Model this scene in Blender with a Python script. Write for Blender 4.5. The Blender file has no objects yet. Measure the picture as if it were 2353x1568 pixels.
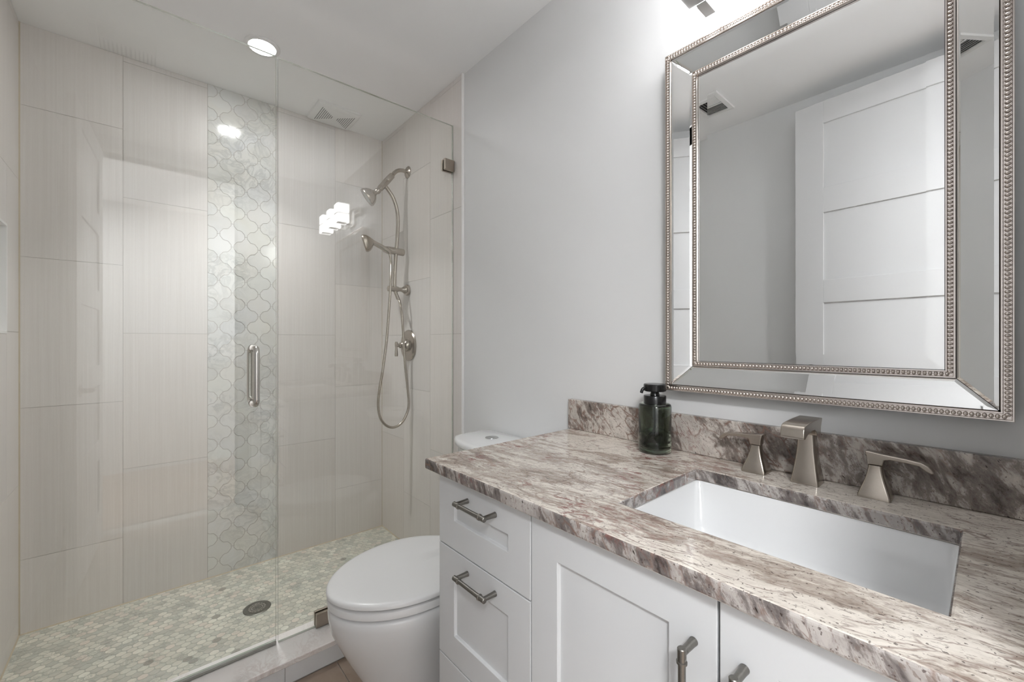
import bpy, bmesh, math, random
from mathutils import Vector, Matrix
from math import sin, cos, pi, radians, hypot, atan2
random.seed(7)
S = bpy.context.scene
COL = S.collection

# ------------------------------------------------------------------ camera, world, exposure
CAM_H = 1.1691
cam_d = bpy.data.cameras.new('camera'); cam = bpy.data.objects.new('camera', cam_d); COL.objects.link(cam)
cam.location = (0, 0, CAM_H)
cam.rotation_euler = (pi/2, 0, -0.7187)
cam_d.sensor_fit = 'HORIZONTAL'; cam_d.sensor_width = 36.0
cam_d.lens = 961.54 / 2353 * 36.0
cam_d.shift_y = 0.00045
cam_d.clip_start = 0.01; cam_d.clip_end = 50
S.camera = cam
W = bpy.data.worlds.new('world'); S.world = W; W.use_nodes = True
W.node_tree.nodes['Background'].inputs[0].default_value = (0.9, 0.95, 1.0, 1)
W.node_tree.nodes['Background'].inputs[1].default_value = 0.3
S.view_settings.view_transform = 'Standard'
S.view_settings.look = 'None'
S.view_settings.gamma = 1.0
S.view_settings.use_curve_mapping = False
S.view_settings.exposure = 1.5
cy = S.cycles
cy.use_denoising = True
cy.max_bounces = 14; cy.diffuse_bounces = 8; cy.glossy_bounces = 8
cy.transmission_bounces = 10; cy.transparent_max_bounces = 16
cy.sample_clamp_indirect = 4.0
cy.caustics_reflective = False; cy.caustics_refractive = False
HALL_FILL = 24.5; SHADE_EMIT = 4.6; SPOT_EMIT = 55; BEAM = 1.8

# two added fill lights in the unseen hallway, brightening the room through its doorway
for hx in (-0.80, 1.15):
    la = bpy.data.lights.new('hall_fill_light', 'AREA'); la.shape = 'DISK'; la.size = 0.40
    la.energy = HALL_FILL; la.color = (0.975, 0.99, 1.0)
    lo = bpy.data.objects.new('hall_fill_light', la); COL.objects.link(lo); lo.location = (hx, -0.95, 2.43)

# ------------------------------------------------------------------ dimensions (metres)
XM = 1.137      # painted mirror wall
XT = 1.127      # tile face of the shower's right wall
XL = -0.380     # left wall
YB = 2.5385     # shower back wall
YF = -0.125     # wall behind the camera
ZC = 2.44       # ceiling
ZF = -0.035     # room floor
YS = 1.65       # where shower tile begins
YG = 1.737      # shower door glass
YP = 1.729      # right end of the fixed pane, set a touch out of square
ZCT = 0.865     # counter top

# ------------------------------------------------------------------ node helpers
def mat(name):
    m = bpy.data.materials.new(name); m.use_nodes = True
    nt = m.node_tree; b = nt.nodes['Principled BSDF']
    return m, nt, b
def N(nt, typ, **kw):
    n = nt.nodes.new(typ)
    for k, v in kw.items():
        if k.startswith('i_'):
            n.inputs[k[2:].replace('_', ' ')].default_value = v
        else: setattr(n, k, v)
    return n
def L(nt, a, b): nt.links.new(a, b)
def coords(nt, scale=(1, 1, 1), rot=(0, 0, 0), loc=(0, 0, 0)):
    tc = N(nt, 'ShaderNodeTexCoord'); mp = N(nt, 'ShaderNodeMapping')
    mp.inputs['Scale'].default_value = scale; mp.inputs['Rotation'].default_value = rot; mp.inputs['Location'].default_value = loc
    L(nt, tc.outputs['Object'], mp.inputs['Vector']); return mp.outputs['Vector']
def noise(nt, vec, scale, detail=4, rough=0.5, typ='FBM', dist=0.0):
    n = N(nt, 'ShaderNodeTexNoise'); n.noise_type = typ
    n.inputs['Scale'].default_value = scale; n.inputs['Detail'].default_value = detail
    n.inputs['Roughness'].default_value = rough; n.inputs['Distortion'].default_value = dist
    L(nt, vec, n.inputs['Vector']); return n.outputs['Fac']
def ramp(nt, fac, stops):
    r = N(nt, 'ShaderNodeValToRGB'); e = r.color_ramp.elements
    while len(e) < len(stops): e.new(0.5)
    for i, (p, c) in enumerate(stops):
        e[i].position = p; e[i].color = (*c, 1) if len(c) == 3 else c
    L(nt, fac, r.inputs['Fac']); return r.outputs['Color']
def mixc(nt, fac, a, b, mode='MIX'):
    m = N(nt, 'ShaderNodeMix'); m.data_type = 'RGBA'; m.blend_type = mode
    for val, sock in ((fac, m.inputs[0]), (a, m.inputs[6]), (b, m.inputs[7])):
        if isinstance(val, (int, float)): sock.default_value = val
        elif isinstance(val, tuple): sock.default_value = (*val, 1) if len(val) == 3 else val
        else: L(nt, val, sock)
    return m.outputs[2]
def math_(nt, op, a, b=0.0, clamp=False):
    m = N(nt, 'ShaderNodeMath'); m.operation = op; m.use_clamp = clamp
    for val, sock in ((a, m.inputs[0]), (b, m.inputs[1])):
        if isinstance(val, (int, float)): sock.default_value = val
        else: L(nt, val, sock)
    return m.outputs[0]
def bump(nt, b, h, strength=0.2, dist=0.002):
    n = N(nt, 'ShaderNodeBump'); n.inputs['Strength'].default_value = strength; n.inputs['Distance'].default_value = dist
    L(nt, h, n.inputs['Height']); L(nt, n.outputs['Normal'], b.inputs['Normal'])
def simple(name, col, rough=0.5, metal=0.0, coat=0.0, spec=0.5):
    m, nt, b = mat(name)
    b.inputs['Base Color'].default_value = (*col, 1); b.inputs['Roughness'].default_value = rough
    b.inputs['Metallic'].default_value = metal; b.inputs['Coat Weight'].default_value = coat
    b.inputs['Specular IOR Level'].default_value = spec
    return m

# ------------------------------------------------------------------ materials
def m_paint(name, col, rough=0.55, tex=0.05):
    m, nt, b = mat(name)
    v = coords(nt); n = noise(nt, v, 3.0, 3)
    b.inputs['Roughness'].default_value = rough
    L(nt, mixc(nt, n, tuple(c*0.985 for c in col), tuple(min(1, c*1.015) for c in col)), b.inputs['Base Color'])
    bump(nt, b, noise(nt, v, 180, 3), tex, 0.001)
    return m
M = {}
M['wall'] = m_paint('wall_paint', (0.69, 0.693, 0.695), 0.5, 0.06)
M['ceiling'] = m_paint('ceiling_paint', (0.88, 0.885, 0.89), 0.6, 0.04)
M['white'] = m_paint('cabinet_paint', (0.60, 0.608, 0.617), 0.32, 0.01)
M['door'] = m_paint('door_paint', (0.60, 0.60, 0.605), 0.35, 0.01)
M['dark'] = simple('gap_dark', (0.03, 0.03, 0.03), 0.8)
M['plastic'] = simple('white_plastic', (0.78, 0.78, 0.775), 0.35)
M['porcelain'] = simple('porcelain', (0.74, 0.745, 0.75), 0.08, coat=0.3)
M['seat_white'] = simple('seat_white', (0.74, 0.74, 0.74), 0.30)
M['caulk'] = simple('caulk', (0.50, 0.43, 0.32), 0.7)
M['grout'] = simple('grout', (0.47, 0.44, 0.41), 0.9)
M['grout_floor'] = simple('floor_grout', (0.40, 0.40, 0.35), 0.85)
M['grout_light'] = simple('mosaic_grout', (0.36, 0.35, 0.33), 0.8)
M['trim'] = simple('edge_trim_white', (0.82, 0.81, 0.80), 0.3)
M['black'] = simple('black_plastic', (0.006, 0.006, 0.006), 0.22)
M['chrome'] = simple('chrome', (0.55, 0.56, 0.56), 0.12, 1.0)

def m_metal(name, c1, c2, rough, stretch=(60, 60, 60)):
    m, nt, b = mat(name)
    v = coords(nt, stretch); n = noise(nt, v, 6, 3)
    b.inputs['Metallic'].default_value = 1.0
    L(nt, mixc(nt, n, c1, c2), b.inputs['Base Color'])
    L(nt, math_(nt, 'MULTIPLY_ADD', n, 0.08), b.inputs['Roughness'])
    nt.links.remove(b.inputs['Roughness'].links[0]); b.inputs['Roughness'].default_value = rough
    bump(nt, b, n, 0.03, 0.0005)
    return m
M['nickel'] = m_metal('brushed_nickel', (0.41, 0.365, 0.315), (0.48, 0.43, 0.38), 0.25)
M['satin'] = simple('satin_light_metal', (0.55, 0.55, 0.55), 0.45, 0.6)
M['pewter'] = m_metal('dark_pewter', (0.20, 0.19, 0.175), (0.27, 0.26, 0.24), 0.36)
M['steel'] = m_metal('satin_steel', (0.60, 0.58, 0.55), (0.68, 0.66, 0.63), 0.22)
M['clampm'] = m_metal('clamp_nickel', (0.36, 0.31, 0.26), (0.42, 0.37, 0.32), 0.35)
M['drainm'] = m_metal('drain_metal', (0.17, 0.17, 0.15), (0.26, 0.26, 0.235), 0.45)
M['beads'] = m_metal('champagne_bead', (0.62, 0.56, 0.52), (0.78, 0.73, 0.69), 0.22, (200, 200, 200))

def m_mirror():
    m, nt, b = mat('mirror_silver')
    b.inputs['Base Color'].default_value = (0.90, 0.91, 0.905, 1); b.inputs['Metallic'].default_value = 1.0
    b.inputs['Roughness'].default_value = 0.0
    return m
M['mirror'] = m_mirror()

def m_tile():
    m, nt, b = mat('linen_tile')
    v = coords(nt)
    st = noise(nt, coords(nt, (170, 170, 2.2)), 1.0, 3, 0.6)
    wv = noise(nt, coords(nt, (420, 420, 160)), 1.0, 2, 0.6)
    lf = noise(nt, v, 1.6, 2)
    a = nt.nodes.new('ShaderNodeAttribute'); a.attribute_name = 'tone'
    f = math_(nt, 'ADD', math_(nt, 'MULTIPLY', st, 0.65), math_(nt, 'MULTIPLY', wv, 0.35))
    c = ramp(nt, f, [(0.28, (0.635, 0.603, 0.572)), (0.52, (0.69, 0.663, 0.635)), (0.74, (0.745, 0.724, 0.703))])
    c = mixc(nt, math_(nt, 'MULTIPLY', lf, 0.5), c, (0.71, 0.655, 0.63))
    c = mixc(nt, 1.0, c, a.outputs['Color'], 'MULTIPLY')
    L(nt, c, b.inputs['Base Color']); b.inputs['Roughness'].default_value = 0.33
    bump(nt, b, f, 0.08, 0.001)
    return m
M['tile'] = m_tile()

def m_marble(name, base, vein, scale=9.0, amt=0.6, warm=(0.66, 0.63, 0.57), rough=0.12, attr='tone'):
    m, nt, b = mat(name)
    v = coords(nt)
    r = noise(nt, v, scale, 7, 0.62, 'RIDGED_MULTIFRACTAL', 0.8)
    n2 = noise(nt, v, scale*0.45, 5, 0.6, dist=1.2)
    rr = ramp(nt, r, [(0.0, (0, 0, 0)), (0.55, (0.15, 0.15, 0.15)), (1.0, (1, 1, 1))])
    c = mixc(nt, ramp(nt, n2, [(0.35, (0, 0, 0)), (0.68, (1, 1, 1))]), base, warm)
    n3 = noise(nt, v, scale*1.3, 8, 0.65, dist=2.0)
    band = math_(nt, 'SUBTRACT', 1.0, math_(nt, 'MULTIPLY', math_(nt, 'ABSOLUTE', math_(nt, 'SUBTRACT', n3, 0.5)), 14.0), True)
    mask = ramp(nt, noise(nt, v, scale*0.5, 3), [(0.42, (0, 0, 0)), (0.62, (1, 1, 1))])
    k = math_(nt, 'MULTIPLY', math_(nt, 'MULTIPLY', band, mask), amt)
    c = mixc(nt, k, c, vein)
    a = nt.nodes.new('ShaderNodeAttribute'); a.attribute_name = attr
    c = mixc(nt, 1.0, c, a.outputs['Color'], 'MULTIPLY')
    L(nt, c, b.inputs['Base Color']); b.inputs['Roughness'].default_value = rough
    return m
M['arabesque'] = m_marble('arabesque_marble', (0.71, 0.715, 0.71), (0.40, 0.415, 0.41), 7.0, 0.5, (0.68, 0.67, 0.63), 0.10)
M['pebble'] = m_marble('floor_mosaic_marble', (0.69, 0.695, 0.63), (0.33, 0.34, 0.31), 24.0, 0.6, (0.70, 0.66, 0.59), 0.25)
M['curb'] = m_marble('curb_marble', (0.86, 0.84, 0.82), (0.55, 0.45, 0.42), 11.0, 0.6, (0.85, 0.80, 0.78), 0.18)
M['curb_face'] = m_marble('curb_face_tile', (0.76, 0.77, 0.78), (0.70, 0.71, 0.73), 6.0, 0.2, (0.70, 0.70, 0.71), 0.25)

def m_granite(name, stretch, rot, seed, lo, mid, hi, isl_p, isl_scale, garnet, vein_amt):
    """streaky granite: stretched bands, pale quartz islands outlined by crackle, dark specks and garnet clusters"""
    m, nt, b = mat(name)
    base = coords(nt, (1, 1, 1), rot, seed)
    def warp(vec, scale, amt, det=3):
        wn = N(nt, 'ShaderNodeTexNoise'); wn.inputs['Scale'].default_value = scale; wn.inputs['Detail'].default_value = det
        L(nt, vec, wn.inputs['Vector'])
        sb = N(nt, 'ShaderNodeVectorMath'); sb.operation = 'SUBTRACT'; sb.inputs[1].default_value = (0.5, 0.5, 0.5); L(nt, wn.outputs['Color'], sb.inputs[0])
        sc = N(nt, 'ShaderNodeVectorMath'); sc.operation = 'SCALE'; sc.inputs['Scale'].default_value = amt; L(nt, sb.outputs[0], sc.inputs[0])
        ad = N(nt, 'ShaderNodeVectorMath'); ad.operation = 'ADD'; L(nt, vec, ad.inputs[0]); L(nt, sc.outputs[0], ad.inputs[1])
        return ad.outputs[0]
    w1 = warp(base, 3.5, 0.09); w2 = warp(w1, 22.0, 0.018, 4)
    def st(k, v=None):
        mp = N(nt, 'ShaderNodeVectorMath'); mp.operation = 'MULTIPLY'; mp.inputs[1].default_value = tuple(q*k for q in stretch)
        L(nt, v or w2, mp.inputs[0]); return mp.outputs[0]
    bands = noise(nt, st(1.0), 1.0, 5, 0.6)
    fine = noise(nt, st(3.6), 1.0, 5, 0.72)
    f = math_(nt, 'ADD', math_(nt, 'MULTIPLY', bands, 0.5), math_(nt, 'MULTIPLY', fine, 0.5))
    c = ramp(nt, f, [(0.385, lo), (0.455, tuple((a+2*b_)/3 for a, b_ in zip(lo, mid))), (0.50, mid), (0.545, tuple((a+2*b_)/3 for a, b_ in zip(mid, hi))), (0.61, hi)])
    # pale quartz islands
    ivec = st(isl_scale)
    isl_n = noise(nt, ivec, 1.0, 3, 0.5)
    isl = ramp(nt, isl_n, [(isl_p, (0, 0, 0)), (isl_p+0.035, (1, 1, 1))])
    gr = noise(nt, base, 150.0, 2)
    ic = mixc(nt, gr, tuple(q*0.93 for q in hi), tuple(min(1, q*1.10) for q in hi))
    c = mixc(nt, math_(nt, 'MULTIPLY', isl, 0.7), c, ic)
    # outline of the islands and crackle veins, thin and broken
    rim = math_(nt, 'SUBTRACT', 1.0, math_(nt, 'MULTIPLY', math_(nt, 'ABSOLUTE', math_(nt, 'SUBTRACT', isl_n, isl_p+0.012)), 90.0), True)
    vo = N(nt, 'ShaderNodeTexVoronoi'); vo.feature = 'DISTANCE_TO_EDGE'; vo.inputs['Scale'].default_value = 1.0
    L(nt, st(2.0), vo.inputs['Vector'])
    crack = ramp(nt, vo.outputs['Distance'], [(0.0, (1, 1, 1)), (0.02, (0.8, 0.8, 0.8)), (0.06, (0, 0, 0))])
    brk = ramp(nt, noise(nt, base, 38.0, 3), [(0.40, (0, 0, 0)), (0.52, (1, 1, 1))])
    zone = ramp(nt, noise(nt, base, 4.0, 2), [(0.44, (0, 0, 0)), (0.56, (1, 1, 1))])
    vk = math_(nt, 'MAXIMUM', math_(nt, 'MULTIPLY', rim, 0.8), math_(nt, 'MULTIPLY', crack, zone))
    vk = math_(nt, 'MULTIPLY', math_(nt, 'MULTIPLY', vk, brk), vein_amt)
    c = mixc(nt, vk, c, (0.19, 0.115, 0.09))
    # hair streaks along the grain and dark grains
    hair = ramp(nt, noise(nt, st(11.0, w1), 1.0, 3, 0.7), [(0.375, (1, 1, 1)), (0.425, (0, 0, 0))])
    c = mixc(nt, math_(nt, 'MULTIPLY', hair, 0.62), c, (0.17, 0.125, 0.105))
    sp = ramp(nt, noise(nt, base, 210.0, 2), [(0.30, (1, 1, 1)), (0.34, (0, 0, 0))])
    c = mixc(nt, math_(nt, 'MULTIPLY', sp, 0.75), c, (0.06, 0.04, 0.035))
    sp2 = ramp(nt, noise(nt, st(9.0, base), 1.0, 1), [(0.22, (1, 1, 1)), (0.25, (0, 0, 0))])
    c = mixc(nt, sp2, c, (0.035, 0.025, 0.02))
    # garnet clusters towards the pale end of the slab
    tc = N(nt, 'ShaderNodeTexCoord'); sx = N(nt, 'ShaderNodeSeparateXYZ'); L(nt, tc.outputs['Object'], sx.inputs[0])
    gy = N(nt, 'ShaderNodeMapRange'); gy.inputs['From Min'].default_value = -0.25; gy.inputs['From Max'].default_value = 0.15; L(nt, sx.outputs['Y'], gy.inputs['Value'])
    gm = ramp(nt, noise(nt, w1, 6.0, 4, 0.65), [(0.53, (0, 0, 0)), (0.62, (1, 1, 1))])
    gk = ramp(nt, noise(nt, st(5.0), 1.0, 4, 0.75), [(0.44, (1, 1, 1)), (0.48, (0, 0, 0))])
    c = mixc(nt, math_(nt, 'MULTIPLY', math_(nt, 'MULTIPLY', math_(nt, 'MULTIPLY', gm, gk), gy.outputs['Result']), garnet), c, (0.20, 0.065, 0.055))
    L(nt, c, b.inputs['Base Color']); b.inputs['Roughness'].default_value = 0.14
    return m
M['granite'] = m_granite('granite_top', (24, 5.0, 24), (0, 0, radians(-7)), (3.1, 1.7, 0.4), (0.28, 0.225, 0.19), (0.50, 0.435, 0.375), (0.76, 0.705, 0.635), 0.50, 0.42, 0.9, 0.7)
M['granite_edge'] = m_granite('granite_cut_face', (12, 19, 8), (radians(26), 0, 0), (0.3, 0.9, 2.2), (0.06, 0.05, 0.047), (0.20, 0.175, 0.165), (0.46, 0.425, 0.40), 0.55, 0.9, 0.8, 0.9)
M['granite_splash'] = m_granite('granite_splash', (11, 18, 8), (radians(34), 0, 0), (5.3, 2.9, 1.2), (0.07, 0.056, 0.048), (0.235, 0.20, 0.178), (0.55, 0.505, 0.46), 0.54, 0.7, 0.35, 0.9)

def m_floor():
    m, nt, b = mat('brown_floor_tile')
    v = coords(nt)
    n = noise(nt, v, 7, 6, 0.6, dist=0.6)
    c = ramp(nt, n, [(0.3, (0.27, 0.20, 0.155)), (0.7, (0.38, 0.30, 0.24))])
    L(nt, c, b.inputs['Base Color']); b.inputs['Roughness'].default_value = 0.35
    bump(nt, b, n, 0.05, 0.001)
    return m
M['floor'] = m_floor()

def m_thin_glass(name, tint, haze=0.0, tcol=(0.982, 0.988, 0.976)):
    # clear pane: Fresnel reflection at each face, straight transmission with the green cast of the glass
    m, nt, b = mat(name); out = nt.nodes['Material Output']; nt.nodes.remove(b)
    g = N(nt, 'ShaderNodeNewGeometry')
    ior = N(nt, 'ShaderNodeMapRange'); ior.inputs['To Min'].default_value = 1.52; ior.inputs['To Max'].default_value = 1/1.52
    L(nt, g.outputs['Backfacing'], ior.inputs['Value'])
    fr = N(nt, 'ShaderNodeFresnel'); L(nt, ior.outputs['Result'], fr.inputs['IOR'])
    tr = N(nt, 'ShaderNodeBsdfTransparent'); tr.inputs['Color'].default_value = (*tcol, 1)
    gl = N(nt, 'ShaderNodeBsdfGlossy'); gl.inputs['Roughness'].default_value = 0.0; gl.inputs['Color'].default_value = (1, 1, 1, 1)
    mx = N(nt, 'ShaderNodeMixShader'); L(nt, fr.outputs[0], mx.inputs[0]); L(nt, tr.outputs[0], mx.inputs[1]); L(nt, gl.outputs[0], mx.inputs[2])
    L(nt, mx.outputs[0], out.inputs['Surface'])
    return m
M['glass'] = m_thin_glass('shower_glass', None)
def m_edge():
    m, nt, b = mat('glass_edge')
    b.inputs['Base Color'].default_value = (0.42, 0.47, 0.40, 1); b.inputs['Roughness'].default_value = 0.1
    b.inputs['Transmission Weight'].default_value = 0.35; b.inputs['IOR'].default_value = 1.5
    return m
M['glass_edge'] = m_edge()
def m_bottle():
    m, nt, b = mat('green_glass')
    b.inputs['Base Color'].default_value = (0.44, 0.51, 0.42, 1); b.inputs['Roughness'].default_value = 0.02
    b.inputs['Transmission Weight'].default_value = 1.0; b.inputs['IOR'].default_value = 1.48
    return m
M['bottle'] = m_bottle()
def m_liquid():
    m, nt, b = mat('soap_liquid')
    b.inputs['Base Color'].default_value = (0.22, 0.28, 0.24, 1); b.inputs['Roughness'].default_value = 0.05
    b.inputs['Transmission Weight'].default_value = 0.85; b.inputs['IOR'].default_value = 1.33
    return m
M['liquid'] = m_liquid()
M['tube_clear'] = simple('dip_tube', (0.55, 0.60, 0.58), 0.3)
def m_emit(name, col, s):
    m, nt, b = mat(name)
    b.inputs['Base Color'].default_value = (0.8, 0.8, 0.8, 1)
    b.inputs['Emission Color'].default_value = (*col, 1); b.inputs['Emission Strength'].default_value = s
    return m
M['shade'] = m_emit('lit_frosted_glass', (0.985, 0.99, 1.0), SHADE_EMIT)
M['lamp'] = m_emit('lit_downlight', (0.985, 0.99, 1.0), SPOT_EMIT)
M['sweep'] = simple('clear_vinyl', (0.27, 0.27, 0.24), 0.25)

# ------------------------------------------------------------------ object helpers
def link(name, me, mats, parent=None, origin=(0, 0, 0), smooth=None, **props):
    """one mesh object; geometry is given in world space, parent sits at parent['_o']"""
    o = bpy.data.objects.new(name, me); COL.objects.link(o)
    for m in (mats if isinstance(mats, (list, tuple)) else [mats]): me.materials.append(m)
    org = Vector(ORG[parent.name]) if parent is not None else Vector(origin)
    me.transform(Matrix.Translation(-org))
    if parent is not None: o.parent = parent
    else: o.location = org
    ORG[o.name] = tuple(org)
    for k, v in props.items(): o[k] = v
    return o
ORG = {}
def obj(name, bm, mats, parent=None, origin=(0, 0, 0), smooth=None, bevel=0.0, seg=2, **props):
    bmesh.ops.recalc_face_normals(bm, faces=bm.faces)
    me = bpy.data.meshes.new(name); bm.to_mesh(me); bm.free()
    o = link(name, me, mats, parent, origin, **props)
    if bevel:
        md = o.modifiers.new('bevel', 'BEVEL'); md.width = bevel; md.segments = seg; md.limit_method = 'ANGLE'; md.angle_limit = radians(40)
        md.harden_normals = False
    if smooth is not None:
        for p in me.polygons: p.use_smooth = True
        if smooth < 179:
            me.set_sharp_from_angle(angle=radians(smooth))
    return o
def thing(name, loc, label=None, cat=None, group=None, kind=None):
    o = bpy.data.objects.new(name, None); COL.objects.link(o); o.location = loc; o.empty_display_size = 0.05
    ORG[o.name] = tuple(loc)
    if label: o['label'] = label
    if cat: o['category'] = cat
    if group: o['group'] = group
    if kind: o['kind'] = kind
    return o
def box(bm, a, b, mi=0):
    x0, y0, z0 = a; x1, y1, z1 = b
    v = [bm.verts.new(p) for p in ((x0, y0, z0), (x1, y0, z0), (x1, y1, z0), (x0, y1, z0), (x0, y0, z1), (x1, y0, z1), (x1, y1, z1), (x0, y1, z1))]
    fs = []
    for q in ((0, 3, 2, 1), (4, 5, 6, 7), (0, 1, 5, 4), (1, 2, 6, 5), (2, 3, 7, 6), (3, 0, 4, 7)):
        f = bm.faces.new([v[i] for i in q]); f.material_index = mi; fs.append(f)
    return fs
def bx(a, b):
    bm = bmesh.new(); box(bm, a, b); return bm
def rings(bm, rs, cap=True, mi=0, closed=True):
    vr = [[bm.verts.new(p) for p in r] for r in rs]
    n = len(vr[0])
    for i in range(len(vr)-1):
        for j in range(n if closed else n-1):
            f = bm.faces.new((vr[i][j], vr[i][(j+1) % n], vr[i+1][(j+1) % n], vr[i+1][j])); f.material_index = mi
    if cap:
        f = bm.faces.new(vr[0][::-1]); f.material_index = mi
        f = bm.faces.new(vr[-1]); f.material_index = mi
    return vr
def tube(bm, pts, r, n=16, cap=True, mi=0):
    pts = [Vector(p) for p in pts]
    if not isinstance(r, (list, tuple)): r = [r]*len(pts)
    tan = []
    for i in range(len(pts)):
        a = pts[max(0, i-1)]; b = pts[min(len(pts)-1, i+1)]
        t = (b-a); tan.append(t.normalized() if t.length > 1e-9 else Vector((0, 0, 1)))
    up = Vector((0, 0, 1)) if abs(tan[0].z) < 0.9 else Vector((0, 1, 0))
    u = (up - tan[0]*up.dot(tan[0])).normalized(); rs = []
    for i, p in enumerate(pts):
        u = (u - tan[i]*u.dot(tan[i])).normalized(); w = tan[i].cross(u)
        rs.append([p + (u*cos(2*pi*k/n) + w*sin(2*pi*k/n))*r[i] for k in range(n)])
    rings(bm, rs, cap, mi)
def smoothpath(pts, k=6):
    pts = [Vector(p) for p in pts]; out = []
    for i in range(len(pts)-1):
        p0 = pts[max(0, i-1)]; p1 = pts[i]; p2 = pts[i+1]; p3 = pts[min(len(pts)-1, i+2)]
        for j in range(k):
            t = j/k
            out.append(0.5*((2*p1)+(p2-p0)*t+(2*p0-5*p1+4*p2-p3)*t*t+(3*p1-p0-3*p2+p3)*t**3))
    out.append(pts[-1]); return out
def lathe(bm, c, axis, prof, n=32, mi=0, cap=True):
    """prof: list of (distance along axis, radius)"""
    c = Vector(c); ax = Vector(axis).normalized()
    u = ax.orthogonal().normalized(); w = ax.cross(u); rs = []
    for d, r in prof:
        rs.append([c + ax*d + (u*cos(2*pi*k/n)+w*sin(2*pi*k/n))*max(r, 1e-5) for k in range(n)])
    rings(bm, rs, cap, mi)
def prism(bm, poly, d0, d1, axis='x', mi=0):
    """poly: list of 2-D points in the plane normal to axis, extruded from d0 to d1"""
    def P(p, d):
        return {'x': (d, p[0], p[1]), 'y': (p[0], d, p[1]), 'z': (p[0], p[1], d)}[axis]
    a = [bm.verts.new(P(p, d0)) for p in poly]; b = [bm.verts.new(P(p, d1)) for p in poly]
    fs = [bm.faces.new(a[::-1]), bm.faces.new(b)]
    n = len(poly)
    for i in range(n): fs.append(bm.faces.new((a[i], a[(i+1) % n], b[(i+1) % n], b[i])))
    for f in fs: f.material_index = mi
    return fs
def tone_layer(bm):
    return bm.loops.layers.float_color.get('tone') or bm.loops.layers.float_color.new('tone')
def paint(faces, lay, c):
    for f in faces:
        for l in f.loops: l[lay] = (*c, 1)

# ------------------------------------------------------------------ wall tiling
def cut_rects(rs, hole):
    if not hole: return rs
    a0, a1, z0, z1 = hole; out = []
    for (p0, p1, q0, q1) in rs:
        if p1 <= a0 or p0 >= a1 or q1 <= z0 or q0 >= z1: out.append((p0, p1, q0, q1)); continue
        if p0 < a0: out.append((p0, a0, q0, q1))
        if p1 > a1: out.append((a1, p1, q0, q1))
        m0, m1 = max(p0, a0), min(p1, a1)
        if q0 < z0: out.append((m0, m1, q0, z0))
        if q1 > z1: out.append((m0, m1, z1, q1))
    return out
def column_rects(cols, ztop=ZC):
    rs = []
    for a0, a1, off in cols:
        z = off - 0.605; 
        while z < ztop:
            q0, q1 = max(z, 0.0), min(z+0.605, ztop)
            if q1-q0 > 0.004: rs.append((a0, a1, q0, q1))
            z += 0.605
    return rs
def tile_slab(bm, lay, rs, plane, face, back, mi=1, gap=0.0008):
    """flat rectangular tiles; plane 'y' => coordinates (x,z) ; plane 'x' => (y,z)"""
    for (a0, a1, z0, z1) in rs:
        a0 += gap; a1 -= gap; z0 += gap; z1 -= gap
        if plane == 'y': fs = box(bm, (a0, min(face, back), z0), (a1, max(face, back), z1), mi)
        else: fs = box(bm, (min(face, back), a0, z0), (max(face, back), a1, z1), mi)
        t = random.uniform(0.965, 1.03); w = random.uniform(-0.008, 0.008)
        paint(fs, lay, (t+w, t, t-w))

def arabesque_poly(cx, cz, a=0.0585, w=0.0062, amp=0.0078, inset=0.0011, n=16):
    pts = []
    V = [((-a+w, 0), (-w, a), 1), ((w, a), (a-w, 0), 0), ((a-w, 0), (w, -a), 1), ((-w, -a), (-a+w, 0), 0)]
    for p, q, side_first in V:
        dx, dz = q[0]-p[0], q[1]-p[1]; ln = hypot(dx, dz); nx, nz = -dz/ln, dx/ln   # outward normal
        if nx*(p[0]+q[0]) + nz*(p[1]+q[1]) < 0: nx, nz = -nx, -nz
        for k in range(n+1):
            if side_first and k == n and False: break
            t = k/n; s = t if side_first else 1-t        # s runs from the side lobe to the top/bottom neck
            o = amp*sin(2*pi*s) + 0.0016*sin(6*pi*s)
            z = (p[0]+dx*t+nx*o, p[1]+dz*t+nz*o)
            if not pts or hypot(z[0]-pts[-1][0], z[1]-pts[-1][1]) > 1e-5: pts.append(z)
    if hypot(pts[0][0]-pts[-1][0], pts[0][1]-pts[-1][1]) < 1e-5: pts.pop()
    out = []; m = len(pts)
    for k in range(m):
        a_, b_ = pts[k-1], pts[(k+1) % m]; tx, tz = b_[0]-a_[0], b_[1]-a_[1]; ln = hypot(tx, tz)
        out.append((cx+pts[k][0]+tz/ln*-inset*SGN, cz+pts[k][1]+tx/ln*inset*SGN))
    return out
SGN = -1
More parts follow.
